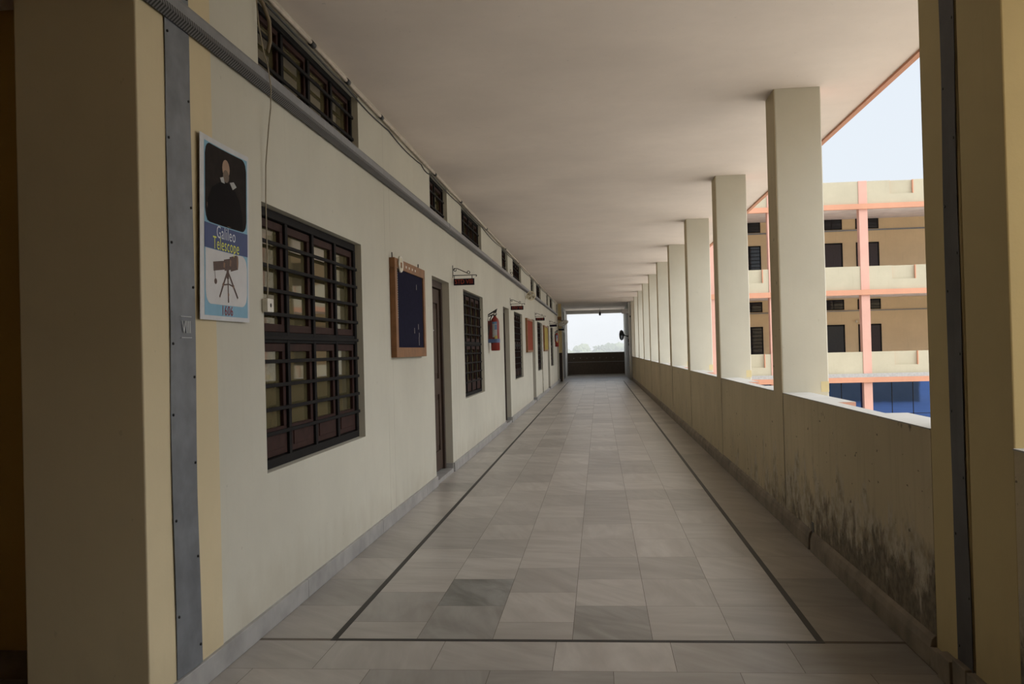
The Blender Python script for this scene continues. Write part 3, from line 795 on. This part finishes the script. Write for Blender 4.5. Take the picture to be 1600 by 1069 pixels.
# ------------------------------------------------------------------ wall fans and small fittings
def fan(x, y, z, R, nrm, label, cage, mount, plate=None, spokes=20, rim=.035, inner=None):
    """cage fan: nrm is the way it blows"""
    r = empty('wall_fan', (x, y, z), label, 'fan')
    nv = Vector(nrm).normalized(); u = nv.cross(Vector((0,0,1))).normalized(); w = u.cross(nv)
    o = Vector((x, y, z)); P = lambda a, rad, d: o + (u*math.cos(a)+w*math.sin(a))*rad + nv*d
    k = MB()
    for rad, d in ((R, 0), (R*.92, R*.20), (R*.6, R*.30), (R*.33, R*.32), (R*.92, -R*.20), (R*.6, -R*.30)):
        k.tube([P(2*PI*i/28, rad, d) for i in range(28)], R*rim if rad == R else R*.018, 6, closed=True)
    for i in range(spokes):
        a = 2*PI*i/spokes
        for s_ in (1, -1): k.tube([P(a, R, 0), P(a, R*.92, s_*R*.20), P(a, R*.6, s_*R*.30), P(a, R*.1, s_*R*.33)], R*.018, 5)
    k.build('cage', cage, r)
    b = MB(); b.tube([P(0, 0, -R*.55), P(0, 0, -R*.15)], R*.24, 16); b.tube([P(0, 0, -R*.1), P(0, 0, R*.2)], R*.12, 12); b.build('motor', mount, r)
    for i in range(4):
        a = 2*PI*i/4+.3; bl = MB()
        v = [P(a-.25, R*.14, .02*R), P(a+.25, R*.14, -.04*R), P(a+.55, R*.85, -.10*R), P(a+.05, R*.9, .02*R), P(a-.2, R*.7, .08*R)]
        v2 = [q - nv*.004 for q in v]
        bl.raw([*v, *v2], [(0,1,2,3,4), (9,8,7,6,5)] + [(i_, 5+i_, 5+(i_+1) % 5, (i_+1) % 5) for i_ in range(5)])
        bl.build('blade', inner or cage, r)
    m = MB(); m.tube([o - nv*R*.5, Vector(mount_pt)], R*.09, 8) if (mount_pt := plate) else None
    if plate:
        q = Vector(plate); sx = 1 if q.x < 0 else -1
        m.box(q.x, q.x + sx*.012, q.y-R*.28, q.y+R*.28, q.z-R*.4, q.z+R*.4)
        m.build('wall_arm', mount, r)
    return r
fan(XW+.145, 21.3, 2.695, .10, (.25, -.97, 0), 'small round cream fan on the wall above the red board', M['cream'], M['cream'], (XW+.007, 21.40, 2.66), 28, .14, M['tan'])
fan(XW+.26, 37.9, 2.50, .21, (.35, -.25, -.85), 'white wall fan tilted down above the farthest sign', M['white'], M['tan'], (XW+.001, 38.0, 2.66), 56, .06)
fan(1.0, YE+.75, 1.945, .22, (-.96, -.25, 0), 'black wall fan silhouetted on the right of the end opening', M['black'], M['black'], (1.30, YE+.78, 1.88), 72, .06)
tag(box(XW+.001, XW+.16, 38.05, 38.12, 2.64, 2.78).build('fan_regulator_box', M['wood']), 'small brown box on the wall above the far white fan', 'box')
b = MB(); b.box(XW+.001, XW+.006, 21.28, 21.5, 2.50, 2.81)
tag(b.build('mounting_plate', M['white']), 'white plate on the wall behind the small cream fan', 'plate')
tag(box(1.02, 1.299, YE+.02, YE+.20, 2.86, 3.06).build('mounted_junction_box', M['ledge'], bevel=.006), 'pale junction box high on the right end wall', 'junction box')
tag(box(1.262, 1.299, YE+.3, YE+.42, 1.62, 1.78).build('switch_box', M['black'], bevel=.004), 'upper black switch box on the right end wall', 'switch box')
tag(box(1.27, 1.299, YE+.3, YE+.40, 1.47, 1.60).build('switch_box', M['black'], bevel=.004), 'lower black switch box on the right end wall', 'switch box')
tag(box(XP-.07, XP-.005, 38.62, 38.70, 2.70, 2.76).build('mounted_fitting', M['black'], bevel=.004), 'small dark fitting sticking out high on the last parapet pier', 'light fitting')
r = empty('hanging_lamp', (.09, 44.5, 3.0), 'small dark lamp hanging at the lintel of the end opening', 'lamp')
MB().tube([(.09, 44.5, H), (.09, 44.5, 3.17)], .008, 6).build('rod', M['black'], r)
MB().lathe([(.02, .20), (.05, .15), (.055, .06), (.04, .02)], (.09, 44.5, 3.0), 'z', 16).build('shade', M['black'], r)
k = MB(); k.tube(scroll(XW+.03, 2.95, .028, 1.1, PI, 17.75, 16), .005, 6); k.tube([(XW+.002, 17.75, 2.95), (XW+.002, 17.75, 3.02), (XW+.03, 17.75, 3.0)], .005, 6)
tag(k.build('iron_scroll', M['iron']), 'curled iron bracket on the wall above the trunking, over the second hanging sign', 'bracket')
tag(MB().tube([(XW+.02, 27.05, 2.19), (XW+.02, 27.05, .10)], .022, 8).build('drop_pipe', M['white']), 'white pipe running down the wall between far window and yellow board', 'pipe')
tag(box(XP-.001, XP+.2, YE-.15, YE, 0, H).build('pillar', M['column']), 'last slim cream pier at the far end of the parapet', 'pillar', kind='structure')

# ------------------------------------------------------------------ school wing across the courtyard
def wing():
    YF, YW_ = 36.0, 39.1; X0, X1 = 4.0, 21.6
    r = empty('school_wing', (X0, YF, -3.6), 'cream and pink school wing with galleries across the courtyard', 'building')
    cx = [6.73 + 3.5*k for k in range(5)]
    for z in (0.0, 3.41, 6.76):      # gallery slabs with their painted edge
        m = MB(); m.box(X0, X1, YF+.04, YW_+.2, z-.16, z - .005); m.build('floor_slab', M['soffit'], r)
        m = MB(); m.box(X0, X1, YF-.10, YF+.04, z-.20, z); m.build('slab_edge', M['orange'], r)
    MB().box(X0, X1, YF-.09, YF+.05, 0.0, .145).build('ledge', M['ledge'], r)
    for z0, z1 in ((.14, .99), (3.41, 4.33), (6.76, 7.65)):
        edges = [4.75] + cx + [X1]
        for a, b in zip(edges[:-1], edges[1:]):
            a2 = a + (.325 if a > 5 else 0)
            if b - a2 < .5: continue
            m = MB(); n0, n1 = a2 + .885, min(b, a2 + 1.735)
            zc = z1 - .53
            m.box(a2, n0, YF, YF+.2, z0, z1); m.box(n1, b, YF, YF+.2, z0, z1); m.box(n0, n1, YF, YF+.2, z0, zc); m.box(n0, n1, YF+.11, YF+.2, zc, z1)
            ro = m.build('railing', M['rail'], r)
            m = MB(); m.box(n1-.004, n1+.03, YF-.001, YF+.11, zc, z1 - .001); m.box(n0-.0, n0+.004, YF+.001, YF+.11, zc, z1-.001); m.build('recess_edge', M['orange'], ro)
    for c in cx:
        MB().box(c, c+.325, YF-.035, YF+.29, -3.6, 7.66).build('column', M['pink'], r, bevel=.008)
    MB().box(X0-.6, 4.62, YF-.06, YF+.5, -3.6, 7.66).build('corner_pier', M['pink'], r, bevel=.01)
    for z0, z1 in ((-.02, 3.25), (3.4, 6.6)):
        MB().box(X0, X1, YW_, YW_+.2, z0, z1).build('back_wall', M['wingwall'], r)
        MB().box(X0, X1, YW_-.05, YW_, z0+2.66+(.03 if z0 > 1 else .05), z0+2.66+.085).build('trunking', M['trunk'], r)
    MB().box(X0-.1, X0, YF, YW_+.2, -3.6, 7.6).build('end_wall', M['wingwall'], r)
    MB().box(X1, X1+.2, YF, YW_+.2, -3.6, 7.6).build('end_wall', M['wingwall'], r)
    def win(x0, x1, z0, z1, nb, nv):
        m = MB(); y = YW_
        for a, b, c, d in ((x0, x1, z0, z0+.05), (x0, x1, z1-.05, z1), (x0, x0+.05, z0, z1), (x1-.05, x1, z0, z1)): m.box(a, b, y-.03, y, c, d)
        for i in range(1, nv): xx = x0 + (x1-x0)*i/nv; m.box(xx-.02, xx+.02, y-.028, y, z0, z1)
        for i in range(1, nb): zz = z0 + (z1-z0)*i/nb; m.box(x0, x1, y-.04, y-.028, zz-.012, zz+.012)
        o = m.build('window', M['grille'], r)
        MB().box(x0+.02, x1-.02, y-.018, y-.004, z0+.02, z1-.02).build('pane', M['pane_dark'], o)
    def dr(x0, x1, z0, mat):
        m = MB(); y = YW_; z1 = z0 + 2.11
        m.box(x0, x0+.06, y-.03, y, z0, z1); m.box(x1-.06, x1, y-.03, y, z0, z1); m.box(x0, x1, y-.03, y, z1-.06, z1)
        o = m.build('door', M['grille'], r)
        mid = (x0+x1)/2
        l = MB(); l.box(x0+.05, x1-.05, y-.018, y-.002, z0, z1-.05); l.box(x0+.14, mid-.06, y-.023, y-.018, z0+1.05, z1-.15); l.box(mid+.06, x1-.14, y-.023, y-.018, z0+1.05, z1-.15)
        l.build('door_leaf', mat, o)
    for zf, hi in ((0.0, 3.19), (3.47, 6.60)):
        for base in (2.6, 9.53, 16.5):
            pass
        for x0 in (5.05, 13.9, 18.0):
            win(x0, x0+1.955, zf+.74, zf+2.13, 9, 4); win(x0, x0+1.955, hi-.43, hi, 3, 4)
        for x0, x1 in ((9.54, 10.40), (10.96, 11.90), (12.95, 13.85)):
            if x0 > 12.5: continue
            dr(x0, x1, zf+.02, M['black'] if (zf == 0 and x0 < 10) else M['darkwood']); win(x0, x1, hi-.43, hi, 3, 2)  # black leaf stands in for the dark of an open doorway
    # ground floor behind blue glass
    for a, b in zip([4.62] + [c+.325 for c in cx], cx + [X1]):
        MB().box(a+.002, b-.002, YF+.22, YF+.24, -3.6, -.16).build('blue_glass', M['blueglass'], r)
        m = MB(); n = 4
        for i in range(1, n): xx = a+(b-a)*i/n; m.box(xx-.012, xx+.012, YF+.205, YF+.22, -3.6, -.16)
        m.box(a+.002, b-.002, YF+.205, YF+.22, -1.46, -1.44)
        m.build('mullions', M['grille'], r)
    MB().lathe([(.03, 0), (.05, .06), (.02, .12)], (10.86, YW_-.08, 2.2), 'z', 10).build('bulb', M['cream'], r)
    return r
wing()
# the wing on the near side of the courtyard (seen only as a reflection in the blue glass)
m = MB(); m.box(2.6, 26, -12, -3.6, -3.6, 7.6)
tag(m.build('wall_opposite_wing', M['wingwall']), 'school wing closing the courtyard behind the viewpoint', 'wall', kind='structure')
m = MB(); m.box(14, 16.6, 3.5, 6, -3.6, -1.4); m.box(13.8, 16.8, 3.3, 6.2, -1.4, -1.3)
tag(m.build('tank_house', M['rail']), 'small cream tank house in the courtyard mirrored in the blue glass', 'hut')
# lower storey of this building and the wing roof above need no more than a plain front
tag(box(XW-.2, 1.45, -3, YB+.2, -3.6, -.16).build('wall_lower_storey', M['rail']), 'lower storey carrying the corridor', 'wall', kind='structure')

# ------------------------------------------------------------------ ground, trees, haze
m = MB(); m.raw([(-500, -120, -3.6), (500, -120, -3.6), (500, 900, -3.6), (-500, 900, -3.6), (-500, -120, -3.8), (500, -120, -3.8), (500, 900, -3.8), (-500, 900, -3.8)], [(0,1,2,3), (7,6,5,4), (0,4,5,1), (1,5,6,2), (2,6,7,3), (3,7,4,0)])
tag(m.build('ground', M['ground']), 'pale sandy ground around the school', 'ground', kind='structure')
m = MB(); m.box(-300, 300, 75, 640, -3.6, -3.55)
tag(m.build('field', M['field']), 'flat dry field beyond the end opening', 'field', kind='structure')
ICO = None
def ico():
    t_ = (1+5**.5)/2
    v = [Vector(p).normalized() for p in ((-1,t_,0),(1,t_,0),(-1,-t_,0),(1,-t_,0),(0,-1,t_),(0,1,t_),(0,-1,-t_),(0,1,-t_),(t_,0,-1),(t_,0,1),(-t_,0,-1),(-t_,0,1))]
    f = [(0,11,5),(0,5,1),(0,1,7),(0,7,10),(0,10,11),(1,5,9),(5,11,4),(11,10,2),(10,7,6),(7,1,8),(3,9,4),(3,4,2),(3,2,6),(3,6,8),(3,8,9),(4,9,5),(2,4,11),(6,2,10),(8,6,7),(9,8,1)]
    for _ in range(2):
        cache = {}; nf = []
        def mid(a, b):
            k = (min(a,b), max(a,b))
            if k not in cache: v.append(((v[a]+v[b])/2).normalized()); cache[k] = len(v)-1
            return cache[k]
        for a, b, c in f:
            x_, y_, z_ = mid(a,b), mid(b,c), mid(c,a); nf += [(a,x_,z_),(b,y_,x_),(c,z_,y_),(x_,y_,z_)]
        f = nf
    return v, f
IV, IF = ico()
def tree(x, y, w, h, label, mat, palm=False, seed=0):
    rnd = random.Random(seed); g = -3.56
    r = empty('tree', (x, y, g), label, 'tree', 'hazy trees beyond the end opening')
    MB().tube([(x, y, g), (x+.1*w*.1, y, g+h*.45), (x, y, g+h*.75)], [.03*h, .022*h, .012*h], 8).build('trunk', M['bark'], r)
    c = MB()
    if palm:
        for i in range(26):
            a = 2*PI*i/26 + rnd.random()*.3; e = rnd.uniform(-.5, .9); L = w*.5
            pts = [(x, y, g+h*.86)]; 
            for s_ in (.5, 1.0):
                pts.append((x+L*s_*math.cos(a), y+L*s_*math.sin(a), g+h*.86+L*(s_*e - .5*s_*s_)))
            c.tube(pts, [.10, .16, .03], 4)
    else:
        for i in range(26):
            rr = rnd.uniform(.14, .26)*w; a = rnd.random()*2*PI; q = math.sqrt(rnd.random())*.38*w
            zc = g + h*rnd.uniform(.42, .86); q *= 1.15 - abs((zc-g)/h-.55)*1.4
            cx_, cy_ = x+q*math.cos(a), y+q*math.sin(a); rz = min(rr*.85, g+h-zc)
            c.raw([(cx_+p.x*rr*(1+.35*rnd.uniform(-1,1)), cy_+p.y*rr, zc+p.z*rz*(1+.35*rnd.uniform(-1,1))) for p in IV], IF)
    c.build('crown', mat, r)
specs = [(-9.6, 172, 3.0, 6.6, 'dark bushy tree at the left edge of the end opening', 'leaf', 0), (-3.6, 190, 3.6, 5.4, 'low pale tree left of centre beyond the end opening', 'leaf_pale', 0),
         (-7.4, 186, 3.4, 4.6, 'low hazy tree between the left bushy tree and the pale tree', 'leaf_pale', 0), (.1, 152, 2.2, 5.2, 'slim palm-like tree left of the central clump', 'leaf', 1), (2.3, 163, 3.6, 5.3, 'left tree of the central green clump', 'leaf', 0),
         (4.4, 154, 3.6, 5.2, 'largest green tree of the central clump', 'leaf_pale', 0), (7.2, 158, 2.6, 4.7, 'right tree of the central green clump', 'leaf_pale', 0), (13.6, 215, 5.0, 5.2, 'hazy tree at the right of the end opening', 'leaf', 0),
         (-.6, 215, 3.4, 4.2, 'faint distant tree behind the palm-like tree', 'leaf', 0), (11.6, 250, 4.4, 4.6, 'faint distant tree behind the right clump', 'leaf', 0)]
for i, (x, y, w_, h_, lb, mt, pm) in enumerate(specs): tree(x, y, w_*1.15, h_*1.12, lb, M[mt], bool(pm), i+3)
for k in range(2):
    z = 14.5 - 2.9*k; pts = [(-45+90*i/24, 169.5 , z - 1.2 + 3*(i/24) - .0) for i in range(25)]
    tag(MB().tube(pts, .05, 5).build('power_line', M['black']), ['upper', 'lower'][k] + ' thin power line across the hazy sky', 'power line')
for x in (-45, 45):
    tag(MB().tube([(x, 170, -3.6), (x, 170, 15 + (1.8 if x > 0 else -.6))], [.22, .15], 8).build('utility_pole', M['bark']), 'utility pole holding the %s end of the power lines' % ('left' if x < 0 else 'right'), 'pole')
vm = bpy.data.materials.new('morning haze'); vm.use_nodes = True; vt = vm.node_tree; vt.nodes.remove(vt.nodes['Principled BSDF'])
vs_ = vt.nodes.new('ShaderNodeVolumeScatter'); vs_.inputs['Color'].default_value = (.93, .97, 1, 1); vs_.inputs['Density'].default_value = .015; vs_.inputs['Anisotropy'].default_value = 0.0
vt.links.new(vs_.outputs[0], vt.nodes['Material Output'].inputs['Volume'])
hz = box(-120, 120, 70, 140, -3.5, 12).build('haze', vm)
tag(hz, 'pale haze hanging over the field beyond the school', 'haze', kind='stuff')

# ------------------------------------------------------------------ light
W = bpy.data.worlds.new('hazy sky'); S.world = W; W.use_nodes = True; nt = W.node_tree
bg = nt.nodes['Background']
tc = nt.nodes.new('ShaderNodeTexCoord')
SUN = Vector((.10, -.30, .95)).normalized(); FILL_GLOW = Vector((.50, -.12, .86)).normalized()  # unseen bright sky lobe added on the courtyard side to light the corridor
dp = nt.nodes.new('ShaderNodeVectorMath'); dp.operation = 'DOT_PRODUCT'; nt.links.new(tc.outputs['Generated'], dp.inputs[0]); dp.inputs[1].default_value = FILL_GLOW
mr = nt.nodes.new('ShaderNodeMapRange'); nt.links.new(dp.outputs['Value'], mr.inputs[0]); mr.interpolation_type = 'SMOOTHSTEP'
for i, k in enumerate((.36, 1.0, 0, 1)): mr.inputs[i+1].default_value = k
sx = nt.nodes.new('ShaderNodeSeparateXYZ'); nt.links.new(tc.outputs['Generated'], sx.inputs[0])
el = nt.nodes.new('ShaderNodeMapRange'); nt.links.new(sx.outputs[2], el.inputs[0])
for i, k in enumerate((0, .45, 0, 1)): el.inputs[i+1].default_value = k
mx = nt.nodes.new('ShaderNodeMix'); mx.data_type = 'RGBA'; nt.links.new(el.outputs[0], mx.inputs[0])
mx.inputs[6].default_value = (.80, .855, .90, 1); mx.inputs[7].default_value = (.745, .82, .915, 1)
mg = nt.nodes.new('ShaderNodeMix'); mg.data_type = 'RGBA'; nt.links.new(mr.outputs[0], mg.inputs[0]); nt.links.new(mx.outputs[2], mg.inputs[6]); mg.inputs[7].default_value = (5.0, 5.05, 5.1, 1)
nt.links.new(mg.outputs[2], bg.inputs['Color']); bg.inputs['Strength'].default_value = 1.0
sl = bpy.data.lights.new('sun', 'SUN'); sl.energy = .55; sl.angle = math.radians(6); sl.color = (1, .96, .88)
so = bpy.data.objects.new('sun', sl); COL.objects.link(so); so.rotation_euler = SUN.to_track_quat('Z', 'Y').to_euler(); so.location = (10, -20, 40)

# ------------------------------------------------------------------ camera
yaw, pitch, roll, fpx = 0.0969131, 0.00941734, 0.02583073, 1395.6
fw = Vector((-math.sin(yaw)*math.cos(pitch), math.cos(yaw)*math.cos(pitch), math.sin(pitch)))
rt = Vector((math.cos(yaw), math.sin(yaw), 0)); up = rt.cross(fw)
r2 = rt*math.cos(roll) - up*math.sin(roll); u2 = rt*math.sin(roll) + up*math.cos(roll)
cam = bpy.data.cameras.new('camera'); co = bpy.data.objects.new('camera', cam); COL.objects.link(co)
m = Matrix.Identity(4)
for i in range(3): m[i][0], m[i][1], m[i][2] = r2[i], u2[i], -fw[i]
m[2][3] = 1.4
co.matrix_world = m
cam.sensor_fit = 'HORIZONTAL'; cam.sensor_width = 36; cam.lens = fpx/1600*36; cam.clip_start = .05; cam.clip_end = 2000
S.camera = co
S.view_settings.view_transform = 'Standard'; S.view_settings.look = 'None'; S.view_settings.gamma = 1; S.view_settings.use_curve_mapping = False
S.view_settings.exposure = 0.07
